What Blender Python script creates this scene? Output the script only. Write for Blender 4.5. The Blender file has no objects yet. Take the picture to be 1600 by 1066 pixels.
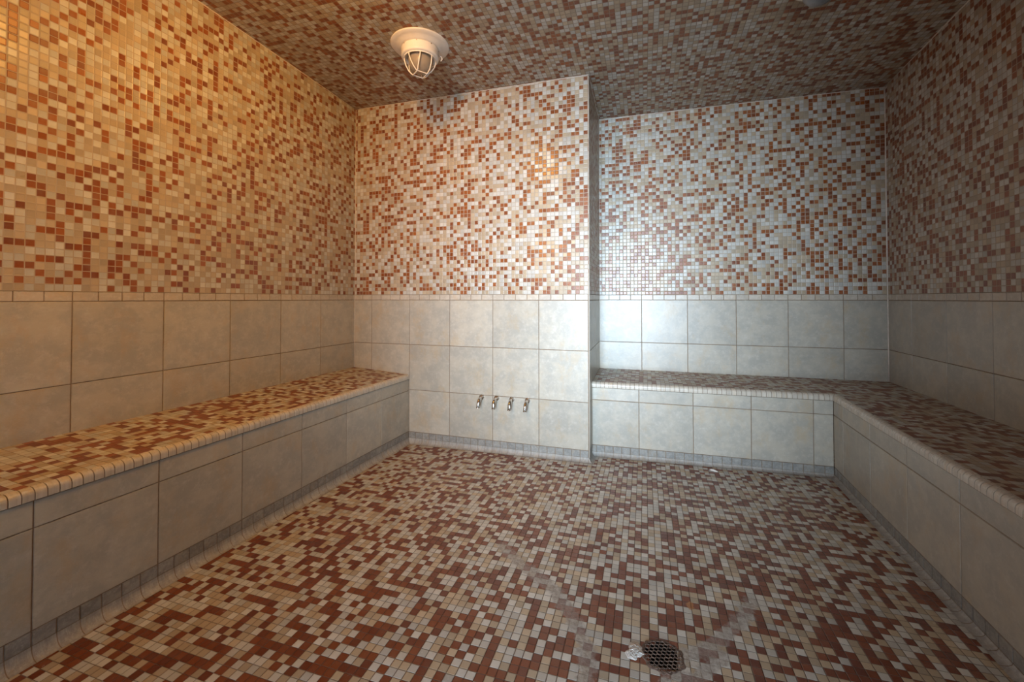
import bpy, bmesh, math, random
from mathutils import Vector
random.seed(7)
R = math.radians
S = bpy.context.scene
C = S.collection

# ------------------------------------------------------------ camera, world, light
cam_d = bpy.data.cameras.new('camera')
cam = bpy.data.objects.new('camera', cam_d)
C.objects.link(cam)
cam.location = (0, 0, 1.09)
cam.rotation_euler = (math.pi / 2 + 0.0164, 0, 0.3067)
cam_d.sensor_width = 36
cam_d.lens = 652.06 / 1600 * 36
cam_d.shift_y = (455.79 - 533) / 1600
cam_d.clip_start = 0.02
S.camera = cam

S.view_settings.view_transform = 'Standard'
S.view_settings.look = 'None'
S.view_settings.gamma = 1
S.view_settings.use_curve_mapping = False
S.view_settings.exposure = 0.0

w = bpy.data.worlds.new('world')
S.world = w
w.use_nodes = True
w.node_tree.nodes['Background'].inputs[0].default_value = (0.55, 0.68, 1.0, 1)
w.node_tree.nodes['Background'].inputs[1].default_value = 0.3


def lamp(name, kind, loc, power, color, rot=(0, 0, 0), **kw):
    d = bpy.data.lights.new(name, kind)
    d.energy = power
    d.color = color
    for k, v in kw.items():
        setattr(d, k, v)
    o = bpy.data.objects.new(name, d)
    o.location = loc
    o.rotation_euler = rot
    C.objects.link(o)
    return o


YF = -1.0                       # wall behind the camera
DX0, DX1, DZ = -0.72, 0.36, 2.16  # its glazed doorway
# daylight standing in the corridor just outside the glass door
lamp('daylight', 'AREA', ((DX0 + DX1) / 2, YF - 0.28, 1.14), 42, (0.71, 0.85, 1.0),
     rot=(R(90), 0, R(3)), shape='RECTANGLE', size=DX1 - DX0 - 0.1, size_y=DZ - 0.15, spread=R(54))


def bulb(x, y, z, power, color):
    lamp('bulb_light', 'POINT', (x, y, z), power, color, shadow_soft_size=0.04)


WARM = (1.0, 0.47, 0.09)

# ------------------------------------------------------------ measures
P = 0.3405            # large tile pitch
M = P / 12            # mosaic pitch
ZB0, ZB1, Z1, Z2, ZT = 1.1192, 1.0778, 0.737, 0.3927, 0.0733
ZS, ZR = 0.508, 0.3853
XL, YB, XP, YN, XR = -2.2204, 2.8209, -0.3515, 3.5021, 1.5993
TR = 0.003            # tile thickness above its bed


def ceil_z(x, y):
    return 2.593 - 0.0096 * x - 0.0358 * (y - 3)


def floor_z(x, y):
    return 0.0098 * (x - XP)


def lx(y): return XL + 0.018 * (y - YB)
def ny(x): return YN + 0.0099 * (x - XP)
def nby(x): return 2.9546 + 0.0343 * (x - XP)
def rx(y): return XR + 0.0404 * (y - YN)
def rbx(y): return 1.0858 + 0.0509 * (y - 2.9546)
def lbx(y): return -1.7219 + 0.0324 * (y - YB)


# ------------------------------------------------------------ node helpers
class NT:
    def __init__(s, name):
        s.m = bpy.data.materials.new(name)
        s.m.use_nodes = True
        s.t = s.m.node_tree
        s.b = s.t.nodes['Principled BSDF']

    def n(s, kind, **kw):
        o = s.t.nodes.new('ShaderNode' + kind)
        for k, v in kw.items():
            setattr(o, k, v)
        return o

    def l(s, a, b):
        s.t.links.new(a, b)

    def inp(s, sock, v):
        if isinstance(v, bpy.types.NodeSocket):
            s.l(v, sock)
        else:
            sock.default_value = v

    def math(s, op, a, b=0.0, c=0.0, clamp=False):
        o = s.n('Math', operation=op, use_clamp=clamp)
        s.inp(o.inputs[0], a)
        s.inp(o.inputs[1], b)
        s.inp(o.inputs[2], c)
        return o.outputs[0]

    def vmath(s, op, a, b=(0, 0, 0)):
        o = s.n('VectorMath', operation=op)
        s.inp(o.inputs[0], a)
        s.inp(o.inputs[1], b)
        return o.outputs['Value'] if op in ('LENGTH', 'DISTANCE') else o.outputs[0]

    def mix(s, f, a, b):
        o = s.n('Mix', data_type='RGBA')
        s.inp(o.inputs[0], f)
        s.inp(o.inputs[6], a)
        s.inp(o.inputs[7], b)
        return o.outputs[2]

    def rng(s, v, a, b, c=0.0, d=1.0, smooth=True):
        o = s.n('MapRange', interpolation_type='SMOOTHSTEP' if smooth else 'LINEAR')
        s.inp(o.inputs[0], v)
        for i, q in enumerate((a, b, c, d)):
            o.inputs[i + 1].default_value = q
        return o.outputs[0]

    def noise(s, vec, scale, detail=4, rough=0.55, out='Fac'):
        o = s.n('TexNoise')
        s.inp(o.inputs['Vector'], vec)
        o.inputs['Scale'].default_value = scale
        o.inputs['Detail'].default_value = detail
        o.inputs['Roughness'].default_value = rough
        return o.outputs[out]

    def ramp(s, v, stops, const=False):
        o = s.n('ValToRGB')
        o.color_ramp.interpolation = 'CONSTANT' if const else 'LINEAR'
        e = o.color_ramp.elements
        e[0].position, e[0].color = stops[0][0], (*stops[0][1], 1)
        e[1].position, e[1].color = stops[1][0], (*stops[1][1], 1)
        for p, c in stops[2:]:
            k = e.new(p)
            k.color = (*c, 1)
        s.inp(o.inputs[0], v)
        return o.outputs[0]


def c4(c): return (*c, 1)


RUST = [(0.25, 0.068, 0.017), (0.29, 0.084, 0.020), (0.20, 0.050, 0.015)]
TAN = [(0.45, 0.36, 0.245), (0.40, 0.33, 0.235), (0.49, 0.395, 0.275)]
PALE = [(0.515, 0.505, 0.455), (0.58, 0.57, 0.52), (0.46, 0.455, 0.42)]


def mosaic(name, seed, rust=0.33, tan=0.33, grout=(0.40, 0.29, 0.20), gw=0.12, rough=0.3, dim=1.0,
           tilt=0.7, deposits=False, spots=(), bump=0.0007, rdim=1.0, edge=.16, wash=.22):
    q = NT(name)
    uv = q.n('TexCoord').outputs['UV']
    sc = q.vmath('MULTIPLY', uv, (1 / M, 1 / M, 0))
    cell = q.vmath('FLOOR', sc)
    fr = q.vmath('FRACTION', sc)
    wn = q.n('TexWhiteNoise', noise_dimensions='3D')
    q.l(q.vmath('ADD', cell, (0.37, 0.61, seed)), wn.inputs['Vector'])
    wn2 = q.n('TexWhiteNoise', noise_dimensions='3D')
    q.l(q.vmath('ADD', cell, (0.37, 0.61, seed + 9.3)), wn2.inputs['Vector'])
    a, b, c = rust, rust + tan, 1.0
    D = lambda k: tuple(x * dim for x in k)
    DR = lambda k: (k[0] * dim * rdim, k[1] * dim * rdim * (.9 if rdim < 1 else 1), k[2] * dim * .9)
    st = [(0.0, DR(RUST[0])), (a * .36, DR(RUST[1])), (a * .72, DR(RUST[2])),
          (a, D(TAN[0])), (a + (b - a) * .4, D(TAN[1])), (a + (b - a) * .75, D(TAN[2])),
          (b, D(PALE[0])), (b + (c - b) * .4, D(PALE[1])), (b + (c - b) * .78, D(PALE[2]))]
    col = q.ramp(wn.outputs['Value'], st, True)
    n1 = q.noise(uv, 22, 4)
    col = q.mix(q.rng(n1, .3, .75, 0, wash), col, c4((0.30, 0.25, 0.19)))
    hs = q.n('HueSaturation')
    q.l(q.rng(wn2.outputs['Value'], 0, 1, .92, 1.08, False), hs.inputs['Value'])
    q.l(col, hs.inputs['Color'])
    col = hs.outputs[0]
    # grout lines
    sep = q.n('SeparateXYZ')
    q.l(fr, sep.inputs[0])
    ex = q.math('ABSOLUTE', q.math('SUBTRACT', sep.outputs[0], 0.5))
    ey = q.math('ABSOLUTE', q.math('SUBTRACT', sep.outputs[1], 0.5))
    e = q.math('MULTIPLY', q.math('MAXIMUM', ex, ey), 2.0)
    g = q.rng(e, 1 - gw - .02, 1 - gw + .04)
    gc = q.mix(q.noise(uv, 9, 3), c4(grout), c4(tuple(x * .8 for x in grout)))
    col = q.mix(g, col, gc)
    rgh = q.math('ADD', q.math('MULTIPLY', g, .45), q.math('MULTIPLY_ADD', n1, .25, rough - .1))
    # blotches of old damp with a shape of their own
    for (u, v, rad, k) in spots:
        d = q.vmath('DISTANCE', uv, (u, v, 0))
        nn = q.math('MULTIPLY_ADD', q.noise(uv, 9, 4), .30, -.15)
        mk = q.rng(q.math('ADD', d, nn), rad * .3, rad, k, 0)
        col = q.mix(mk, col, c4((0.11, 0.115, 0.12)))
    hgt = q.math('SUBTRACT', 1.0, q.rng(e, 1 - gw - edge, 1 - gw + .05))
    s2 = q.n('SeparateXYZ')
    q.l(wn2.outputs['Color'], s2.inputs[0])
    tx = q.math('MULTIPLY', q.math('SUBTRACT', s2.outputs[0], .5), q.math('SUBTRACT', sep.outputs[0], .5))
    ty = q.math('MULTIPLY', q.math('SUBTRACT', s2.outputs[1], .5), q.math('SUBTRACT', sep.outputs[1], .5))
    hgt = q.math('ADD', hgt, q.math('MULTIPLY', q.math('ADD', tx, ty), tilt))
    hgt = q.math('ADD', hgt, q.math('MULTIPLY', q.noise(uv, 60, 3), .12))
    if deposits:
        at = q.n('Attribute', attribute_name='deposit').outputs['Fac']
        nz = q.noise(uv, 26, 6, .7)
        dm = q.rng(q.math('ADD', at, q.math('MULTIPLY_ADD', nz, 1.9, -1.02)), .32, .66, 0, .92)
        dc = q.mix(q.rng(q.noise(uv, 60, 5, .7), .35, .65), c4((0.27, 0.235, 0.20)), c4((0.50, 0.485, 0.45)))
        # the film is thinner over the rust tiles, so some of them show through it
        thin = q.math('MULTIPLY', dm, q.rng(wn.outputs['Value'], rust - .01, rust, .45, .9))
        col = q.mix(thin, col, dc)
        rgh = q.math('MAXIMUM', rgh, q.math('MULTIPLY', thin, .55))
        hgt = q.math('ADD', q.math('MULTIPLY', hgt, q.math('SUBTRACT', 1.0, q.math('MULTIPLY', dm, .8))),
                     q.math('MULTIPLY', q.math('MULTIPLY', q.noise(uv, 90, 5, .7), dm), 2.0))
        ir = q.n('Attribute', attribute_name='iron').outputs['Fac']
        irm = q.rng(q.math('ADD', ir, q.math('MULTIPLY_ADD', nz, .8, -.4)), .45, .6, 0, .75)
        col = q.mix(irm, col, c4((0.45, 0.19, 0.05)))
    bp = q.n('Bump')
    bp.inputs['Strength'].default_value = 1
    bp.inputs['Distance'].default_value = bump
    q.l(hgt, bp.inputs['Height'])
    q.l(bp.outputs[0], q.b.inputs['Normal'])
    q.l(col, q.b.inputs['Base Color'])
    q.l(rgh, q.b.inputs['Roughness'])
    q.b.inputs['Specular IOR Level'].default_value = .5
    return q.m


def stone(name, base, dark, light, rough=0.32, scale=1.0, bump=.0004):
    """mottled porcelain; every tile sits in its own 10 m block of uv space"""
    q = NT(name)
    uv = q.n('TexCoord').outputs['UV']
    wn = q.n('TexWhiteNoise', noise_dimensions='3D')
    q.l(q.vmath('FLOOR', q.vmath('MULTIPLY', uv, (.1, .1, 0))), wn.inputs['Vector'])
    n1 = q.noise(uv, 8 * scale, 8, .68)
    n2 = q.noise(q.vmath('ADD', uv, (3.3, 1.7, 5)), 26 * scale, 8, .75)
    n3 = q.noise(q.vmath('MULTIPLY', uv, (1, .6, 1)), 7 * scale, 6, .7)
    col = q.mix(q.rng(n1, .40, .62), c4(dark), c4(base))
    col = q.mix(q.rng(n2, .47, .70, 0, .8), col, c4(light))
    col = q.mix(q.rng(n3, .50, .66, 0, .45), col, c4((base[0] * 1.0, base[1] * .82, base[2] * .60)))
    hs = q.n('HueSaturation')
    q.l(q.rng(wn.outputs['Value'], 0, 1, .93, 1.07, False), hs.inputs['Value'])
    q.l(col, hs.inputs['Color'])
    q.l(hs.outputs[0], q.b.inputs['Base Color'])
    q.l(q.math('MULTIPLY_ADD', n2, .25, rough - .12), q.b.inputs['Roughness'])
    bp = q.n('Bump')
    bp.inputs['Distance'].default_value = bump
    q.l(q.math('ADD', n2, q.math('MULTIPLY', n1, 3.0)), bp.inputs['Height'])
    q.l(bp.outputs[0], q.b.inputs['Normal'])
    return q.m


def plain(name, col, rough=.5, metal=0, nz=.15, nscale=30, bump=.0004):
    q = NT(name)
    ob = q.n('TexCoord').outputs['Object']
    n = q.noise(ob, nscale, 5, .6)
    q.l(q.mix(q.rng(n, .3, .7), c4(tuple(x * (1 - nz) for x in col)), c4(tuple(min(1, x * (1 + nz)) for x in col))),
        q.b.inputs['Base Color'])
    q.l(q.math('MULTIPLY_ADD', n, .2, rough - .1), q.b.inputs['Roughness'])
    q.b.inputs['Metallic'].default_value = metal
    bp = q.n('Bump')
    bp.inputs['Distance'].default_value = bump
    q.l(n, bp.inputs['Height'])
    q.l(bp.outputs[0], q.b.inputs['Normal'])
    return q.m


MT = {}
WG = (0.45, 0.37, 0.28)
MT['mos_left'] = mosaic('mosaic_left', 1.0, .30, .36, grout=WG)
MT['mos_back'] = mosaic('mosaic_back', 2.0, .31, .33, grout=WG, spots=[(-1.29 + 1.0387, 1.405, .17, .3)], rough=.24)
MT['mos_alcove'] = mosaic('mosaic_alcove', 3.0, .33, .28, grout=WG, rough=.27, tilt=.5)
MT['mos_side'] = mosaic('mosaic_side', 4.0, .35, .3, grout=WG)
MT['mos_right'] = mosaic('mosaic_right', 5.0, .34, .28, grout=WG, spots=[(.92, 1.47, .26, .5)])
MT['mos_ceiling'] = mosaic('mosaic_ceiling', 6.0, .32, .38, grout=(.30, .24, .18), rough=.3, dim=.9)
FG = (0.13, 0.082, 0.055)
MT['mos_floor'] = mosaic('mosaic_floor', 7.0, .38, .27, grout=FG, gw=.06, rough=.2, dim=1.08, rdim=.70, wash=.10, deposits=True, bump=.0015, edge=.10)
MT['mos_seat'] = mosaic('mosaic_seat', 8.0, .35, .34, grout=(.24, .16, .10), gw=.06, rough=.36, dim=1.0, rdim=.85)
MT['stone'] = stone('wall_stone', (0.49, 0.452, 0.37), (0.405, 0.385, 0.33), (0.55, 0.52, 0.45))
MT['band'] = stone('band_stone', (0.53, 0.475, 0.395), (0.46, 0.41, 0.335), (0.60, 0.55, 0.47), scale=2)
MT['base'] = stone('base_stone', (0.32, 0.315, 0.29), (0.23, 0.23, 0.215), (0.42, 0.41, 0.38), rough=.45, scale=3)
MT['cove'] = stone('cove_stone', (0.40, 0.385, 0.35), (0.30, 0.29, 0.27), (0.52, 0.50, 0.47), rough=.5, scale=4, bump=.001)
MT['bullnose'] = stone('bullnose_glaze', (0.60, 0.545, 0.455), (0.53, 0.48, 0.40), (0.66, 0.61, 0.53), rough=.28, scale=3)
MT['grout'] = plain('grout', (0.25, 0.185, 0.13), .9, nz=.2, nscale=40)
MT['caulk'] = plain('caulk', (0.66, 0.60, 0.52), .5, nz=.1)
MT['plaster'] = plain('plaster', (0.5, 0.48, 0.45), .9)
MT['white'] = plain('white_enamel', (0.80, 0.77, 0.71), .38, nz=.04, nscale=12)
MT['cage'] = plain('white_wire', (0.84, 0.80, 0.73), .4, nz=.04)
MT['chrome'] = plain('chrome', (0.62, 0.60, 0.57), .16, 1.0, .1, 60)
MT['brass'] = plain('worn_brass', (0.42, 0.34, 0.27), .33, 1.0, .25, 60)
MT['iron'] = plain('rusty_iron', (0.165, 0.115, 0.09), .7, .35, .5, 70, .0015)
MT['pit'] = plain('drain_pit', (0.02, 0.017, 0.014), .9)
MT['cement'] = plain('crumbled_cement', (0.60, 0.58, 0.54), .85, 0, .3, 90, .002)
MT['scrap'] = plain('white_scrap', (0.78, 0.76, 0.72), .6)
MT['alu'] = plain('door_aluminium', (0.55, 0.55, 0.55), .35, .9, .05)


def glass(name, tint, clear, rough=.05, body=None):
    q = NT(name)
    q.t.nodes.remove(q.b)
    tr = q.n('BsdfTransparent')
    tr.inputs[0].default_value = c4(tint)
    gl = q.n('BsdfPrincipled')
    gl.inputs['Base Color'].default_value = c4(body or tint)
    gl.inputs['Roughness'].default_value = rough
    fr = q.n('Fresnel')
    mx = q.n('MixShader')
    q.l(q.math('MULTIPLY_ADD', fr.outputs[0], .8, 1 - clear, clamp=True), mx.inputs[0])
    q.l(tr.outputs[0], mx.inputs[1])
    q.l(gl.outputs[0], mx.inputs[2])
    q.l(mx.outputs[0], q.t.nodes['Material Output'].inputs[0])
    return q.m


MT['door_glass'] = glass('door_glass', (.97, .99, 1), .97)
MT['frosted'] = plain('frosted_globe', (.22, .235, .25), .35, nz=.25, nscale=14)
MT['globe'] = glass('lamp_globe', (.90, .85, .78), .45, .22, (.50, .43, .34))


# ------------------------------------------------------------ mesh helpers
class MB:
    def __init__(s):
        s.bm = bmesh.new()
        s.uv = s.bm.loops.layers.uv.new('UVMap')
        s.mats = []

    def mi(s, m):
        if m not in s.mats:
            s.mats.append(m)
        return s.mats.index(m)

    def face(s, pts, mat, uvs=None, smooth=False):
        vs = [s.bm.verts.new(p) for p in pts]
        f = s.bm.faces.new(vs)
        f.material_index = s.mi(mat)
        f.smooth = smooth
        for i, lp in enumerate(f.loops):
            lp[s.uv].uv = uvs[i] if uvs else (pts[i][0], pts[i][1] + pts[i][2])
        return f

    def box(s, x0, x1, y0, y1, z0, z1, mat):
        p = lambda a, b, c: ((x0, x1)[a], (y0, y1)[b], (z0, z1)[c])
        for q in (((0,0,0),(0,1,0),(1,1,0),(1,0,0)), ((0,0,1),(1,0,1),(1,1,1),(0,1,1)),
                  ((0,0,0),(1,0,0),(1,0,1),(0,0,1)), ((1,0,0),(1,1,0),(1,1,1),(1,0,1)),
                  ((1,1,0),(0,1,0),(0,1,1),(1,1,1)), ((0,1,0),(0,0,0),(0,0,1),(0,1,1))):
            s.face([p(*v) for v in q], mat)

    def lathe(s, prof, mat, n=40, center=(0, 0, 0), smooth=True):
        """prof: list of (r, z); ring surface about z"""
        rings = []
        for r, z in prof:
            if r < 1e-6:
                rings.append([s.bm.verts.new((center[0], center[1], center[2] + z))])
            else:
                rings.append([s.bm.verts.new((center[0] + r * math.cos(2 * math.pi * i / n),
                                              center[1] + r * math.sin(2 * math.pi * i / n),
                                              center[2] + z)) for i in range(n)])
        for a, b in zip(rings, rings[1:]):
            for i in range(n):
                j = (i + 1) % n
                if len(a) == 1 and len(b) == 1:
                    continue
                if len(a) == 1:
                    v = [a[0], b[j], b[i]]
                elif len(b) == 1:
                    v = [a[i], a[j], b[0]]
                else:
                    v = [a[i], a[j], b[j], b[i]]
                f = s.bm.faces.new(v)
                f.material_index = s.mi(mat)
                f.smooth = smooth

    def tube(s, pts, rad, mat, n=10, closed=False, caps=True):
        pts = [Vector(p) for p in pts]
        rings = []
        k = len(pts)
        ref = Vector((0.3, 0.2, 1)).normalized()
        for i, p in enumerate(pts):
            a = pts[(i - 1) % k] if (i or closed) else p
            b = pts[(i + 1) % k] if (i < k - 1 or closed) else p
            t = (b - a).normalized()
            u = t.cross(ref)
            if u.length < .1:
                u = t.cross(Vector((1, 0, 0)))
            u.normalize()
            v = t.cross(u)
            r = rad[i] if isinstance(rad, (list, tuple)) else rad
            rings.append([s.bm.verts.new(p + r * (math.cos(2 * math.pi * j / n) * u + math.sin(2 * math.pi * j / n) * v)) for j in range(n)])
        prs = list(zip(rings, rings[1:])) + ([(rings[-1], rings[0])] if closed else [])
        for a, b in prs:
            for j in range(n):
                f = s.bm.faces.new([a[j], a[(j + 1) % n], b[(j + 1) % n], b[j]])
                f.smooth = True
                f.material_index = s.mi(mat)
        if caps and not closed:
            for rg in (rings[0], rings[-1]):
                f = s.bm.faces.new(rg)
                f.material_index = s.mi(mat)

    def build(s, name, parent=None, normals=True):
        if normals:
            bmesh.ops.recalc_face_normals(s.bm, faces=s.bm.faces[:])
        me = bpy.data.meshes.new(name)
        s.bm.to_mesh(me)
        s.bm.free()
        for m in s.mats:
            me.materials.append(MT[m])
        o = bpy.data.objects.new(name, me)
        C.objects.link(o)
        if parent:
            o.parent = parent
        return o


def struct(o, label=None):
    o['kind'] = 'structure'
    if label:
        o['label'] = label
    return o


def tag(o, label, cat, group=None):
    o['label'] = label
    o['category'] = cat
    if group:
        o['group'] = group
    return o


def empty(name, loc, rz=0):
    o = bpy.data.objects.new(name, None)
    o.location = loc
    o.rotation_euler = (0, 0, rz)
    o.empty_display_size = .1
    C.objects.link(o)
    return o


TILEN = [0]


class Face:
    """a vertical tiled face running from a to b (plan points); the tile plane is the line ab,
    nrm points into the room"""

    def __init__(s, a, b, room):
        s.a = Vector((a[0], a[1], 0))
        d = Vector((b[0] - a[0], b[1] - a[1], 0))
        s.L = d.length
        s.d = d.normalized()
        n = Vector((-s.d.y, s.d.x, 0))
        if n.dot(Vector((room[0], room[1], 0)) - s.a) < 0:
            n = -n
        s.n = n

    def p(s, t, z, o=0.0):
        v = s.a + s.d * t + s.n * o
        return (v.x, v.y, z)

    def quad(s, mb, t0, t1, z0, z1, mat, off=0.0, u0=0.0, v0=0.0, z1b=None):
        """z1b: top height at t1 when it differs"""
        zb = z1 if z1b is None else z1b
        mb.face([s.p(t0, z0, off), s.p(t1, z0, off), s.p(t1, zb, off), s.p(t0, z1, off)], mat,
                [(t0 - u0, z0 - v0), (t1 - u0, z0 - v0), (t1 - u0, zb - v0), (t0 - u0, z1 - v0)])

    def tile(s, mb, t0, t1, z0, z1, mat, g=.0032, h=TR, bev=.0014, z0b=None):
        """one raised tile; outline shrunk by half the grout width"""
        g /= 2
        if t1 - t0 < .006:
            return
        TILEN[0] += 1
        k = TILEN[0]
        uo, vo = (k % 37) * 10 + random.random() * 4 + 2, (k // 37) * 10 + random.random() * 4 + 2
        zl, zr_ = z0, z0 if z0b is None else z0b
        A = [(t0 + g, zl + g), (t1 - g, zr_ + g), (t1 - g, z1 - g), (t0 + g, z1 - g)]
        B = [(t0 + g + bev, zl + g + bev), (t1 - g - bev, zr_ + g + bev), (t1 - g - bev, z1 - g - bev), (t0 + g + bev, z1 - g - bev)]
        lip = [random.uniform(-.0004, .0004) for _ in range(4)]
        UV = lambda q: (q[0] - t0 + uo, q[1] - z0 + vo)
        top = [s.p(*B[i], lip[i]) for i in range(4)]
        bot = [s.p(*A[i], -h) for i in range(4)]
        mb.face(top, mat, [UV(q) for q in B])
        for i in range(4):
            j = (i + 1) % 4
            mb.face([bot[i], bot[j], top[j], top[i]], mat, [UV(A[i]), UV(A[j]), UV(B[j]), UV(B[i])])

    def cuts(s, t_off, pitch):
        k = math.ceil((0 - t_off) / pitch - 1e-6)
        r = [0.0]
        while t_off + k * pitch < s.L - 1e-6:
            x = t_off + k * pitch
            if x > .004:
                r.append(x)
            k += 1
        if s.L - r[-1] < .004:
            r.pop()
        r.append(s.L)
        return r

    def rows(s, mb, zs, t_off, pitch, mat, **kw):
        cs = s.cuts(t_off, pitch)
        for z0, z1 in zip(zs, zs[1:]):
            for a, b in zip(cs, cs[1:]):
                s.tile(mb, a, b, z0, z1, mat, **kw)

    def back(s, mb, zlo, ztop0, ztop1, thick=.12, e0=0.0, e1=0.0):
        """solid wall behind the face; its front is the grout bed"""
        t0, t1 = -e0, s.L + e1
        P_ = lambda t, z, o: s.p(t, z, o)
        fr = [P_(t0, zlo, -TR), P_(t1, zlo, -TR), P_(t1, ztop1, -TR), P_(t0, ztop0, -TR)]
        bk = [P_(t0, zlo, -thick), P_(t1, zlo, -thick), P_(t1, ztop1, -thick), P_(t0, ztop0, -thick)]
        mb.face(fr, 'grout')
        mb.face(bk[::-1], 'plaster')
        for i in range(4):
            j = (i + 1) % 4
            mb.face([fr[i], bk[i], bk[j], fr[j]], 'plaster')


def czl(f, t):
    q = f.p(t, 0)
    return ceil_z(q[0], q[1])


def tiled_wall(name, f, t_off, mat, zlow, e0=0.0, e1=0.0, rows=None, thick=.12):
    """mosaic above, a band course, large tiles below down to zlow"""
    mb = MB()
    f.back(mb, zlow, czl(f, 0) + .02, czl(f, f.L) + .02, thick, e0, e1)
    f.quad(mb, 0, f.L, ZB0, czl(f, 0) + .004, mat, 0, t_off, ZB0, z1b=czl(f, f.L) + .004)
    f.rows(mb, [ZB1, ZB0], t_off, P / 4, 'band', g=.003)
    zs = [z for z in (rows or [Z1, ZB1])]
    f.rows(mb, zs, t_off, P, 'stone')
    return struct(mb.build(name, normals=False))


def orient(mb):
    pass


ROOM = (0, 1)
X0B = XL
# ---- left wall (from the back corner towards the camera)
fl = Face((lx(YB), YB), (lx(YF), YF), ROOM)
sl = math.sqrt(1 + .018 ** 2)
tl = (YB - 2.4582) * sl
tiled_wall('wall_left', fl, tl, 'mos_left', -.08, .12, .12, [Z2, Z1, ZB1])
# ---- back wall behind the spouts
fb = Face((lx(YB), YB), (XP, YB), ROOM)
tb = -2.0602 - lx(YB)
wb = tiled_wall('wall_back', fb, tb, 'mos_back', -.08, .12, -.004, [ZT, Z2, Z1, ZB1])
# ---- return of the projecting wall, into the alcove
fs = Face((XP, YB), (XP, ny(XP)), (1, YB))
tiled_wall('wall_return', fs, .1, 'mos_side', -.08, -.006, .12, [ZT, Z2, Z1, ZB1], thick=.1)
# ---- alcove back wall
fn = Face((XP, ny(XP)), (rx(ny(1.6)), ny(1.6)), ROOM)
tiled_wall('wall_alcove', fn, -.0199 - XP, 'mos_alcove', -.08, 0, .12, [Z2, Z1, ZB1])
# ---- right wall
YR = ny(1.6)
fr_ = Face((rx(YR), YR), (rx(YF), YF), ROOM)
tr_ = (YR - 3.2341) * math.sqrt(1 + .0404 ** 2)
tiled_wall('wall_right', fr_, tr_, 'mos_right', -.08, .12, .12, [Z2, Z1, ZB1])

# ---- wall behind the camera, with its doorway
ff = Face((rx(YF), YF), (lx(YF), YF), ROOM)
mbf = MB()
xa, xb = lx(YF), rx(YF)


def front_piece(x0, x1, z0, z1a, z1b):
    # x0 < x1
    t0, t1 = xb - x1, xb - x0
    P_ = ff.p
    fr = [P_(t0, z0, -TR), P_(t1, z0, -TR), P_(t1, z1a, -TR), P_(t0, z1b, -TR)]
    bk = [P_(t0, z0, -.12), P_(t1, z0, -.12), P_(t1, z1a, -.12), P_(t0, z1b, -.12)]
    mbf.face(fr, 'grout')
    mbf.face(bk[::-1], 'plaster')
    for i in range(4):
        j = (i + 1) % 4
        mbf.face([fr[i], bk[i], bk[j], fr[j]], 'plaster')


for (x0, x1, z0) in ((xa, DX0, -.08), (DX1, xb, -.08), (DX0, DX1, DZ)):
    front_piece(x0, x1, z0, ceil_z(x0, YF) + .02, ceil_z(x1, YF) + .02)
    t0, t1 = xb - x1, xb - x0
    ff.quad(mbf, t0, t1, max(z0, ZB0), czl(ff, t0), 'mos_right', 0, 0, ZB0, z1b=czl(ff, t1))
    if z0 < 0:
        n = max(1, round((t1 - t0) / P))
        pw = (t1 - t0) / n
        for i in range(n):
            for za, zb in zip([.02, ZT, Z2, Z1], [ZT, Z2, Z1, ZB1]):
                ff.tile(mbf, t0 + i * pw, t0 + (i + 1) * pw, za, zb, 'stone')
        for i in range(n * 4):
            ff.tile(mbf, t0 + i * pw / 4, t0 + (i + 1) * pw / 4, ZB1, ZB0, 'band')
struct(mbf.build('wall_front'))

# ---- glazed door in that wall
door = struct(empty('door_1', (DX0, YF - .08, 0)))
mb = MB()
W_ = DX1 - DX0
for (a, b, c, d) in ((.001, .05, .01, DZ - .001), (W_ - .05, W_ - .001, .01, DZ - .001), (.05, W_ - .05, DZ - .05, DZ - .001), (.05, W_ - .05, .01, .1)):
    mb.box(a, b, 0, .045, c, d, 'alu')
mb.build('door_frame', door)
mb = MB()
mb.box(.05, W_ - .05, .018, .026, .1, DZ - .05, 'door_glass')
mb.build('door_pane', door)
mb = MB()
mb.tube([(W_ - .11, .026, .8), (W_ - .11, .075, .8), (W_ - .11, .075, 1.2), (W_ - .11, .026, 1.2)], .011, 'chrome')
mb.build('door_handle', door)

# ------------------------------------------------------------ floor
TRAIL = [(-.60, 1.76), (-.538, 1.70), (-.42, 1.621), (-.314, 1.541), (-.257, 1.46), (-.208, 1.387), (-.173, 1.32), (-.165, 1.219), (-.17, 1.05)]
ARM = [(.08, 1.36), (.151, 1.41), (.234, 1.487), (.311, 1.60), (.36, 1.70)]
ARM2 = [(.06, 1.30), (.14, 1.31), (.22, 1.42)]
ARM3 = [(.045, 1.29), (.10, 1.20), (.12, 1.1)]


def seg_d(p, pl):
    best = 9
    for (ax, ay), (bx, by) in zip(pl, pl[1:]):
        dx, dy = bx - ax, by - ay
        t = max(0, min(1, ((p[0] - ax) * dx + (p[1] - ay) * dy) / (dx * dx + dy * dy)))
        best = min(best, math.hypot(p[0] - ax - t * dx, p[1] - ay - t * dy))
    return best


def deposit(x, y):
    v = 0
    for pl, wd in ((TRAIL, .034), (ARM, .030), (ARM2, .026), (ARM3, .02)):
        d = seg_d((x, y), pl)
        v = max(v, math.exp(-(d / wd) ** 2))
    return v


def iron(x, y):
    return max(math.exp(-(((x - .151) / .017) ** 2 + ((y - 1.615) / .03) ** 2)), .55 * math.exp(-(((x - .11) / .03) ** 2 + ((y - 1.625) / .014) ** 2)),
               .45 * math.exp(-(((x - 1.0) / .03) ** 2 + ((y - 2.3) / .03) ** 2)))


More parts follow.
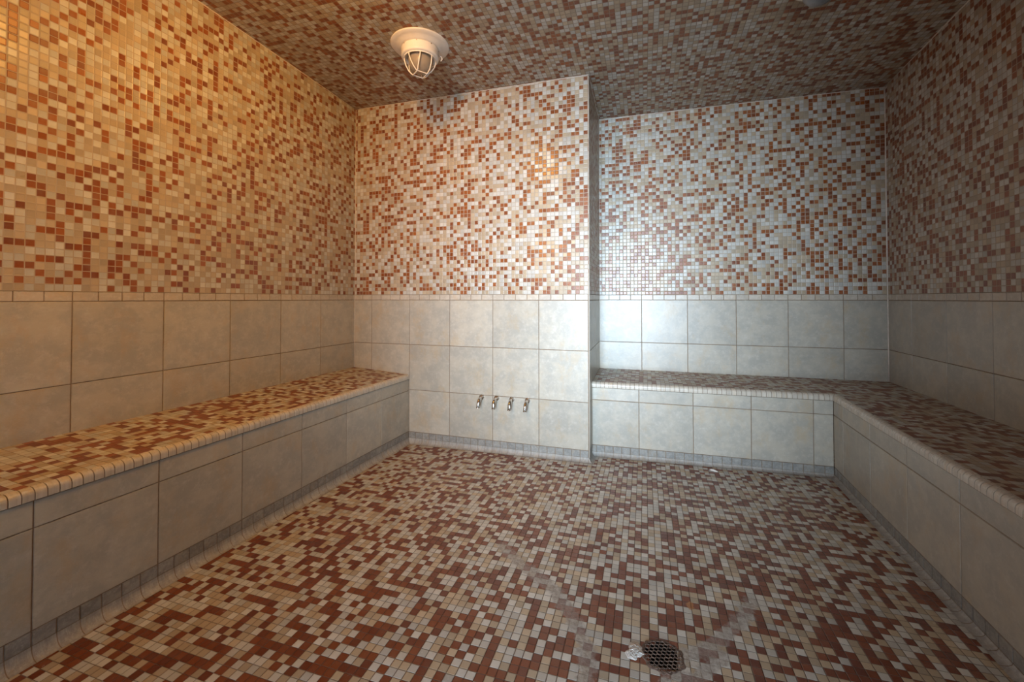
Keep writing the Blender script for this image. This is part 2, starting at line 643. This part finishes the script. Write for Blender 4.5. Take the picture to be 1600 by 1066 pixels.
DRX, DRY, DRR = 0.049, 1.362, 0.066
mb = MB()
xs = [-2.35]
while xs[-1] < 1.75:
    xs.append(xs[-1] + (.02 if -.8 < xs[-1] < .6 else .1))
ys = [YF - .12]
while ys[-1] < 3.65:
    ys.append(ys[-1] + (.02 if .9 < ys[-1] < 1.9 else .1))
dl = mb.bm.verts.layers.float.new('deposit')
il = mb.bm.verts.layers.float.new('iron')
FU, FV = -2.0602, 2.8209
grid = {}
for i, x in enumerate(xs):
    for j, y in enumerate(ys):
        v = mb.bm.verts.new((x, y, floor_z(x, y)))
        v[dl] = deposit(x, y)
        v[il] = iron(x, y)
        grid[i, j] = v
mi = mb.mi('mos_floor')
for i in range(len(xs) - 1):
    for j in range(len(ys) - 1):
        cx, cy = (xs[i] + xs[i + 1]) / 2, (ys[j] + ys[j + 1]) / 2
        if math.hypot(cx - DRX, cy - DRY) < DRR - .016:
            continue
        f = mb.bm.faces.new([grid[i, j], grid[i + 1, j], grid[i + 1, j + 1], grid[i, j + 1]])
        f.material_index = mi
        f.smooth = True
        for lp in f.loops:
            lp[mb.uv].uv = (lp.vert.co.x - FU, lp.vert.co.y - FV)
for v in [v for v in mb.bm.verts if not v.link_faces]:
    mb.bm.verts.remove(v)
struct(mb.build('floor'))

# ------------------------------------------------------------ ceiling
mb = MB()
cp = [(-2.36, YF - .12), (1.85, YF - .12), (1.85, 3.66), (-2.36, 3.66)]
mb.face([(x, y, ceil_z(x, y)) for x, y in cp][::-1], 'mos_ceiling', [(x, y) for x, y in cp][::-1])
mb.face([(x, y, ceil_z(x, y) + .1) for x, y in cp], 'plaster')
for i in range(4):
    a, b = cp[i], cp[(i + 1) % 4]
    mb.face([(a[0], a[1], ceil_z(*a)), (b[0], b[1], ceil_z(*b)), (b[0], b[1], ceil_z(*b) + .1), (a[0], a[1], ceil_z(*a) + .1)], 'plaster')
struct(mb.build('ceiling'))

# ---- grout/caulk beads along the corners
k = 0


def bead(pts, r=.0035, mat='caulk'):
    global k
    k += 1
    mb = MB()
    n = []
    for a, b in zip(pts, pts[1:]):
        for i in range(12):
            t = i / 12
            n.append(tuple(a[q] + (b[q] - a[q]) * t for q in range(3)))
    n.append(pts[-1])
    rr = [r * random.uniform(.6, 1.25) for _ in n]
    mb.tube(n, rr, mat, 6)
    return struct(mb.build('trim_%d' % k))


def ctop(f, t, o=.001):
    q = f.p(t, 0, o)
    return (q[0], q[1], ceil_z(q[0], q[1]) - .001)


for f in (fl, fb, fs, fn, fr_):
    bead([ctop(f, 0), ctop(f, f.L)], .0032 if f is not fs else .002)
bead([fl.p(0, .54), ctop(fl, 0)], .003)
bead([(rx(YR) - .001, YR - .001, .52), (rx(YR) - .001, YR - .001, ceil_z(rx(YR), YR))], .0055)
bead([(XP, YB, .03), (XP, YB, ceil_z(XP, YB) - .002)], .003, 'bullnose')
bead([(XP + .001, ny(XP), .52), (XP + .001, ny(XP), ceil_z(XP, YN))], .002)


# ------------------------------------------------------------ cove base and bench builders
def cove(mb, f, t0, t1, t_off, mitre0=0.0, mitre1=0.0):
    """flat base course plus the swept foot; pieces P/6 wide. mitre: how far the foot is cut
    back (+) or carried on (-) at its outer edge"""
    pw = P / 6
    zc = .026
    cs = [t for t in f.cuts(t_off, pw) if t0 < t < t1]
    cs = [t0] + [c for c in cs if c - t0 > .004 and t1 - c > .004] + [t1]
    zf = lambda t, o: floor_z(*f.p(t, 0, o)[:2])
    # bed
    N = 6
    prof = []
    for i in range(N + 1):
        a = math.pi / 2 * i / N
        prof.append((.030 * (1 - math.cos(a)), zc * (1 - math.sin(a))))
    mb.face([f.p(t0, zc, -.0028), f.p(t1, zc, -.0028), f.p(t1, ZT, -.0028), f.p(t0, ZT, -.0028)], 'grout')
    for ps, sh, mat in (('g', -.0016, 'grout'), ('t', 0, 'cove')):
        pieces = [(t0, t1)] if ps == 'g' else list(zip(cs, cs[1:]))
        for (a, b) in pieces:
            gg = 0 if ps == 'g' else .0012
            TILEN[0] += 1
            uo, vo = (TILEN[0] % 37) * 10 + 3, (TILEN[0] // 37) * 10 + 3
            for (o0, h0), (o1, h1) in zip(prof, prof[1:]):
                def pt(t, o, h):
                    tt = t
                    if abs(t - t0) < 1e-6:
                        tt = t + mitre0 * o
                    if abs(t - t1) < 1e-6:
                        tt = t - mitre1 * o
                    z = zf(t, o) * (1 - h / zc) + h + .0012 + (0 if ps == 't' else -.0008)
                    return f.p(tt + (gg if t == a else -gg if t == b else 0), z, o + .0004 + sh * .6)
                mb.face([pt(a, o0, h0), pt(b, o0, h0), pt(b, o1, h1), pt(a, o1, h1)], mat,
                        [(uo, vo + o0), (uo + b - a, vo + o0), (uo + b - a, vo + o1), (uo, vo + o1)], True)
    for a, b in zip(cs, cs[1:]):
        f.tile(mb, a, b, zc + .0005, ZT, 'base', g=.003, h=.0028, bev=.001)


def bullnose(mb, f, t0, t1, t_off, zt, mitre0=0.0, mitre1=0.0, over=.004):
    """rounded edge pieces M wide along the top of face f. mitre: shift per metre of depth behind the face"""
    r, hgt, dep = .020, .036, .024
    prof = [(over, -hgt), (over + .0015, -hgt + .001), (over + .0015, -r)]
    for i in range(1, 7):
        a = math.pi / 2 * i / 7
        prof.append((over + .0015 - r * (1 - math.cos(a)), -r + r * math.sin(a)))
    prof.append((over + .0015 - r, .001))
    prof.append((-dep, .001))
    cs = [t0] + [c for c in f.cuts(t_off, M) if t0 + .004 < c < t1 - .004] + [t1]
    for kind in ('g', 't'):
        pieces = [(t0, t1)] if kind == 'g' else list(zip(cs, cs[1:]))
        for a, b in pieces:
            gg = 0 if kind == 'g' else .0014
            sh = -.0022 if kind == 'g' else 0
            TILEN[0] += 1
            uo, vo = (TILEN[0] % 37) * 10 + 3, (TILEN[0] // 37) * 10 + 3

            def pt(t, o, h, e=0.0):
                tt = t
                if abs(t - t0) < 1e-6:
                    tt = t + mitre0 * (-o)
                if abs(t - t1) < 1e-6:
                    tt = t - mitre1 * (-o)
                q = gg + e
                return f.p(tt + (q if t == a else -q), zt + h + sh, o + sh)
            for (o0, h0), (o1, h1) in zip(prof, prof[1:]):
                mb.face([pt(a, o0, h0), pt(b, o0, h0), pt(b, o1, h1), pt(a, o1, h1)], 'grout' if kind == 'g' else 'bullnose',
                        [(uo, vo + o0), (uo + M, vo + o0), (uo + M, vo + o1), (uo, vo + o1)], True)
            if kind == 't':   # side cheeks so each piece has thickness
                for t in (a, b):
                    inner = (-dep, -hgt)
                    mb.face([pt(t, *q) for q in prof] + [pt(t, -dep, -hgt + .001)], 'bullnose')


def weld(o):
    bm = bmesh.new()
    bm.from_mesh(o.data)
    bmesh.ops.remove_doubles(bm, verts=bm.verts[:], dist=.0002)
    bm.to_mesh(o.data)
    bm.free()


def front_panel(mb, f, t_off, zlo=-.06, zhi=ZS - .037):
    """front of a bench: narrow course on top, tall course below"""
    mb.face([f.p(0, zlo, -TR), f.p(f.L, zlo, -TR), f.p(f.L, ZS - .012, -TR), f.p(0, ZS - .012, -TR)], 'grout')
    mb.face([f.p(0, zlo, -.05), f.p(f.L, zlo, -.05), f.p(f.L, ZS - .012, -.05), f.p(0, ZS - .012, -.05)][::-1], 'plaster')
    for a, b in ((0, 1), (1, 2), (2, 3), (3, 0)):
        c = [(0, zlo), (f.L, zlo), (f.L, ZS - .012), (0, ZS - .012)]
        mb.face([f.p(*c[a], -TR), f.p(*c[a], -.05), f.p(*c[b], -.05), f.p(*c[b], -TR)], 'plaster')
    f.rows(mb, [ZT, ZR, zhi], t_off, P, 'stone')


# ---- left bench
bl = empty('tiled_bench', (-1.97, 1.0, 0))
tag(bl, 'long built-in tiled bench along the warmly lit left wall', 'bench')
bl_inv = Vector((1.97, -1.0, 0))
f1 = Face((lbx(YB), YB), (lbx(YF), YF), ROOM)
s1 = math.sqrt(1 + .0324 ** 2)
t1 = (YB - 2.4895) * s1


def finish(mb, name, root, normals=False):
    o = mb.build(name, None, normals)
    o.parent = root
    o.location = -root.location
    return o


mb = MB()
front_panel(mb, f1, t1)
finish(mb, 'front_panel', bl)
mb = MB()
cove(mb, f1, 0, f1.L, t1, mitre0=1.0)
finish(mb, 'cove_base', bl)
mb = MB()
bullnose(mb, f1, 0, f1.L, t1, ZS)
finish(mb, 'edge_trim', bl)
# seat slab: front edge sits behind the bullnose, rises to the wall
mb = MB()
ZSL, ZSN = .5397, .5172


def seat_poly(mb, pts, uvs, th=.035):
    mb.face(pts, 'mos_seat', uvs)
    lo = [(p[0], p[1], p[2] - th) for p in pts]
    mb.face(lo[::-1], 'plaster')
    for i in range(len(pts)):
        j = (i + 1) % len(pts)
        mb.face([pts[i], lo[i], lo[j], pts[j]], 'grout')


A = f1.p(0, ZS, -.0245)
B = f1.p(f1.L, ZS, -.0245)
Cc = (lx(YF) , YF, ZSL)
D_ = (lx(YB) , YB, ZSL)
uv_l = lambda p: (-(p[0] - A[0]) + (p[1] - YB) * .0324 + M, p[1] - YB + t1)
seat_poly(mb, [A, D_, Cc, B][::-1], [uv_l(q) for q in [A, D_, Cc, B][::-1]])
finish(mb, 'seat', bl)

# ---- alcove + right bench (one L)
br = empty('tiled_bench', (1.33, 2.0, 0))
tag(br, 'L-shaped built-in tiled bench filling the alcove and running along the right wall', 'bench')
f2 = Face((XP, nby(XP)), (rbx(nby(1.086)), nby(1.086)), ROOM)       # alcove front
t2 = -.0375 - XP
cxr, cyr = rbx(nby(1.086)), nby(1.086)
f3 = Face((cxr, cyr), (rbx(YF), YF), ROOM)
t3 = cyr - 2.52
mb = MB()
front_panel(mb, f2, t2)
front_panel(mb, f3, t3)
finish(mb, 'front_panel', br)
mb = MB()
cove(mb, f2, 0, f2.L, t2, mitre1=1.0)
cove(mb, f3, 0, f3.L, t3, mitre0=1.0)
finish(mb, 'cove_base', br)
mb = MB()
bullnose(mb, f2, 0, f2.L, t2, ZS, mitre1=-1.0)
bullnose(mb, f3, 0, f3.L, t3, ZS, mitre0=-1.0)
finish(mb, 'edge_trim', br)
mb = MB()
a0 = f2.p(0, ZS, -.0245)
ci = Vector(f2.p(f2.L, ZS, -.0245)) + Vector((.0245, 0, 0))
ci = (ci.x, ci.y, ZS)
e0 = f3.p(f3.L, ZS, -.0245)
wn0 = (XP , ny(XP), ZSN)
wn1 = (rx(YR), YR, ZSN)
we = (rx(YF), YF, ZSN)
uvr = lambda p: (p[0] - (-.0375), p[1] - 2.52)
for poly in ([a0, ci, wn1, wn0], [ci, e0, we, wn1]):
    seat_poly(mb, poly, [uvr(q) for q in poly])
finish(mb, 'seat', br)

# ---- cove base of the back wall and of the return
mb = MB()
ta = lbx(YB) - lx(YB)
cove(mb, fb, ta, fb.L, tb, mitre0=1.0, mitre1=-1.0)
struct(mb.build('baseboard_back', normals=False))
mb = MB()
cove(mb, fs, 0, nby(XP) - YB, 0.0, mitre0=-1.0, mitre1=1.0)
struct(mb.build('baseboard_return', normals=False))


# ------------------------------------------------------------ ceiling lights
def ceiling_light(x, y, cage=True):
    z = ceil_z(x, y)
    o = empty('ceiling_light', (x, y, z))
    mb = MB()
    mb.lathe([(0, .004), (.172, .004), (.176, -.003), (.172, -.008), (.150, -.011), (.135, -.016), (.122, -.026), (.116, -.028), (0, -.028)], 'white', 56)
    mb.build('mounting_plate', o)
    mb = MB()
    mb.lathe([(0, -.026), (.104, -.026), (.111, -.032), (.113, -.04), (.111, -.075), (.113, -.080), (.110, -.088), (.100, -.092), (.084, -.092), (.084, -.07), (0, -.07)], 'white', 56)
    hs = mb.build('housing', o)
    for a in range(8):
        an = a * math.pi / 4 + .2
        c, s_ = math.cos(an), math.sin(an)
        mb = MB()
        mb.tube([(.109 * c, .109 * s_, -.036), (.1145 * c, .1145 * s_, -.036)], .0035, 'brass', 6)
        mb.build('screw', hs)
    mb = MB()   # small latch on the rim
    mb.tube([(.108, -.03, -.045), (.125, -.034, -.048), (.13, -.036, -.062), (.12, -.034, -.078)], .004, 'cage', 8)
    mb.build('latch', o)
    mb = MB()
    mb.lathe([(.066, -.072), (.070, -.085), (.071, -.11), (.064, -.14), (.048, -.162), (.024, -.173), (0, -.176)], 'globe' if cage else 'frosted', 40)
    mb.build('globe', o)
    if cage:
        mb = MB()
        ring = [(.094 * math.cos(2 * math.pi * i / 40), .094 * math.sin(2 * math.pi * i / 40), -.094) for i in range(40)]
        mb.tube(ring, .0042, 'cage', 8, closed=True)
        h = .032
        zb = -.192
        for sgn in (-1, 1):
            for ax in (0, 1):
                pts = []
                X = .087
                for (u, v, zz) in ((-X, sgn * .036, -.094), (-X * .98, sgn * .037, -.112), (-X * .86, sgn * .038, -.142), (-X * .66, sgn * .037, -.172), (-h - .006, sgn * h, zb + .002),
                                   (-h, sgn * h, zb), (h, sgn * h, zb), (h + .006, sgn * h, zb + .002), (X * .66, sgn * .037, -.172), (X * .86, sgn * .038, -.142), (X * .98, sgn * .037, -.112), (X, sgn * .036, -.094)):
                    pts.append((u, v, zz) if ax == 0 else (v, u, zz))
                mb.tube(pts, .0034, 'cage', 8)
        mb.build('wire_cage', o)
    return o


g_ = 'round bulkhead lights on the ceiling'
L = ceiling_light(-1.295, 2.235)
L.rotation_euler.z = R(53)
L.scale.z = .92
tag(L, 'white round bulkhead light with wire cage on the warmly lit ceiling, upper left', 'ceiling light')
L = ceiling_light(.772, 2.22, False)
tag(L, 'dim grey unlit round light cut off by the top edge of the photo, right side', 'ceiling light')

# warm adjustable spot turned towards the left wall (its glint shows on the back wall)
sx, sy = -.97, 1.15
sz = ceil_z(sx, sy)
sp = empty('spotlight', (sx, sy, sz))
tag(sp, 'warm adjustable white spotlight on the ceiling, turned towards the left wall', 'spotlight')
mb = MB()
mb.lathe([(0, .003), (.055, .003), (.055, -.012), (.048, -.018), (.012, -.02), (.010, -.05), (0, -.05)], 'white', 32)
mb.build('mount', sp)
hd = empty('head', (0, 0, -.085))
hd.parent = sp
aim = Vector((-1.15, .95, -1.25)).normalized()
hd.rotation_euler = aim.to_track_quat('-Z', 'Y').to_euler()
mb = MB()
mb.lathe([(0, .07), (.030, .068), (.036, .055), (.040, .0), (.046, -.03), (.044, -.03), (.038, 0), (0, .004)], 'white', 32)
mb.build('shade', hd)
so = lamp('spot_bulb', 'SPOT', (sx + aim.x * .035, sy + aim.y * .035, sz - .085 + aim.z * .035), 72, WARM,
          aim.to_track_quat('-Z', 'Y').to_euler(), shadow_soft_size=.04, spot_size=R(168), spot_blend=1.0)


# added fill light behind the camera, warms the ceiling and left side
wl = empty('added_fill_light', (-1.38, YF, 1.9))
tag(wl, 'added warm fill light, out of view beside the glass door', 'fill light')
mb = MB()
mb.box(-.06, .06, 0, .02, -.09, .09, 'white')
mb.build('back_plate', wl)
mb = MB()
mb.tube([(0, .02, 0), (0, .05, 0)], .03, 'white', 20)
mb.tube([(0, .05, 0), (0, .056, 0)], .045, 'white', 20)
mb.build('lamp_holder', wl)
lamp('warm_fill_lamp', 'SPOT', (-1.38, YF + .075, 1.9), 105, WARM, Vector((-.45, 1, .12)).normalized().to_track_quat('-Z', 'Y').to_euler(),
     shadow_soft_size=.05, spot_size=R(130), spot_blend=1.0)


# ------------------------------------------------------------ spouts
def faucet_parts(o):
    mb = MB()
    # hexagonal body with a wall washer, pointing out of the wall (-y)
    mb.tube([(0, 0, 0), (0, -.004, 0)], .016, 'chrome', 20)
    mb.build('wall_flange', o)
    mb = MB()
    mb.tube([(0, -.004, 0), (0, -.010, 0), (0, -.022, -.002)], [.0135, .0145, .0125], 'brass', 6)
    mb.build('hex_nut', o)
    mb = MB()
    pts = [(0, -.018, -.001), (0, -.030, -.004), (0, -.041, -.011), (0, -.049, -.021), (0, -.053, -.033), (0, -.054, -.047), (0, -.054, -.056)]
    mb.tube(pts, [.0095, .0105, .0115, .0115, .011, .0108, .011], 'chrome', 14)
    mb.lathe([(.0110, 0), (.0122, -.001), (.0122, -.005), (.0085, -.0055), (.0080, 0)], 'chrome', 16, (0, -.054, -.052))
    mb.build('spout', o)


lab = ['leftmost chrome spout low on the back wall, nearest the left bench',
       'second chrome spout from the left bench, at the upright tile joint',
       'third chrome spout from the left bench, between the tile joints',
       'rightmost chrome spout low on the back wall, nearest the alcove corner']
f0 = None
for i, x in enumerate((-1.122, -1.008, -.894, -.779)):
    if f0 is None:
        o = f0 = empty('faucet', (x, YB, .378))
        faucet_parts(o)
    else:
        o = f0.copy()
        C.objects.link(o)
        for ch in f0.children:
            c_ = ch.copy()
            c_.parent = o
            C.objects.link(c_)
        o.location = (x, YB, .378)
    o.rotation_euler = (0, random.uniform(-.12, .12), random.uniform(-.12, .05))
    o.scale = (1.12, 1.12, 1.12)
    tag(o, lab[i], 'faucet', 'chrome spouts on the back wall')

# ------------------------------------------------------------ drain
fz = floor_z(DRX, DRY)
dr = empty('floor_drain', (DRX, DRY, fz))
tag(dr, 'round rusty honeycomb floor drain set among crumbling mosaic', 'drain')
mb = MB()
mb.lathe([(DRR - .012, -.001), (DRR - .012, -.06), (0, -.062)], 'pit', 32)
mb.build('drain_well', dr)
mb = MB()
n = 44
rng = [random.uniform(-.0035, .0035) for _ in range(n)]
prof = [(DRR - .013, -.006), (DRR - .011, .001), (DRR - .008, .0018), (DRR - .004, .0012), (DRR - .001, -.002)]
rings = []
for i in range(n):
    a = 2 * math.pi * i / n
    rings.append([mb.bm.verts.new(((r + rng[i] * (.2 + j * .3)) * math.cos(a), (r + rng[i] * (.2 + j * .3)) * math.sin(a), z + random.uniform(-.0006, .0008))) for j, (r, z) in enumerate(prof)])
for i in range(n):
    a, b = rings[i], rings[(i + 1) % n]
    for j in range(4):
        f = mb.bm.faces.new([a[j], b[j], b[j + 1], a[j + 1]])
        f.material_index = mb.mi('iron')
mb.build('drain_rim', dr)
# honeycomb grate: hexagonal cells as raised webs
mb = MB()
hx = .0080
pt = hx * math.sqrt(3)
edges = set()
for i in range(-8, 9):
    for j in range(-8, 9):
        cx = i * pt + (j % 2) * pt / 2
        cy = j * hx * 1.5
        if math.hypot(cx, cy) > DRR - .012:
            continue
        cr = [(round(cx + hx * math.cos(R(60 * k + 30)), 5), round(cy + hx * math.sin(R(60 * k + 30)), 5)) for k in range(6)]
        for k in range(6):
            a, b = cr[k], cr[(k + 1) % 6]
            key = tuple(sorted(((round(a[0], 4), round(a[1], 4)), (round(b[0], 4), round(b[1], 4)))))
            edges.add(key)
for a, b in edges:
    za, zb = .001 + random.uniform(-.0006, .0006), .001 + random.uniform(-.0006, .0006)
    mb.tube([(a[0], a[1], za), (b[0], b[1], zb)], .0017, 'iron', 6)
g = mb.build('grate', dr)
g.rotation_euler.z = .3


def lump(mb, cx, cy, rx_, ry, h, mat, n=22, rings=8, rough=.35):
    """irregular flattened crust with a ragged outline"""
    ph = [random.uniform(0, 6.28) for _ in range(4)]
    vs = [[mb.bm.verts.new((cx, cy, h))]]
    for r in range(1, rings + 1):
        row = []
        for i in range(n):
            a = 2 * math.pi * i / n
            k = 1 + .14 * math.sin(2 * a + ph[0]) + .12 * math.sin(3 * a + ph[1]) + .09 * math.sin(5 * a + ph[2]) + .07 * math.sin(9 * a + ph[3])
            q = r / rings
            z = h * (1 - q ** 2.2) * random.uniform(1 - rough, 1 + rough)
            if r == rings:
                z = -.001
            row.append(mb.bm.verts.new((cx + rx_ * q * k * math.cos(a) + random.uniform(-.001, .001), cy + ry * q * k * math.sin(a) + random.uniform(-.001, .001), z)))
        vs.append(row)
    for i in range(n):
        j = (i + 1) % n
        f = mb.bm.faces.new([vs[0][0], vs[1][i], vs[1][j]])
        f.material_index = mb.mi(mat)
        for a, b in zip(vs[1:], vs[2:]):
            f = mb.bm.faces.new([a[i], b[i], b[j], a[j]])
            f.material_index = mb.mi(mat)


mb = MB()
lump(mb, -.024, .0, .026, .032, .004, 'cement', 34, 12, .5)
o = mb.build('cement_patch')
o.location = (DRX - .058, DRY - .006, fz + .0008)
tag(o, 'crumbled white cement beside the left rim of the floor drain', 'cement')
mb = MB()
lump(mb, 0, 0, .024, .011, .006, 'scrap', 14, 4)
o = mb.build('paper_scrap')
o.rotation_euler.z = -.5
o.location = (.409, 2.90, floor_z(.409, 2.9) + .0015)
tag(o, 'small white scrap on the floor at the foot of the alcove bench', 'litter')
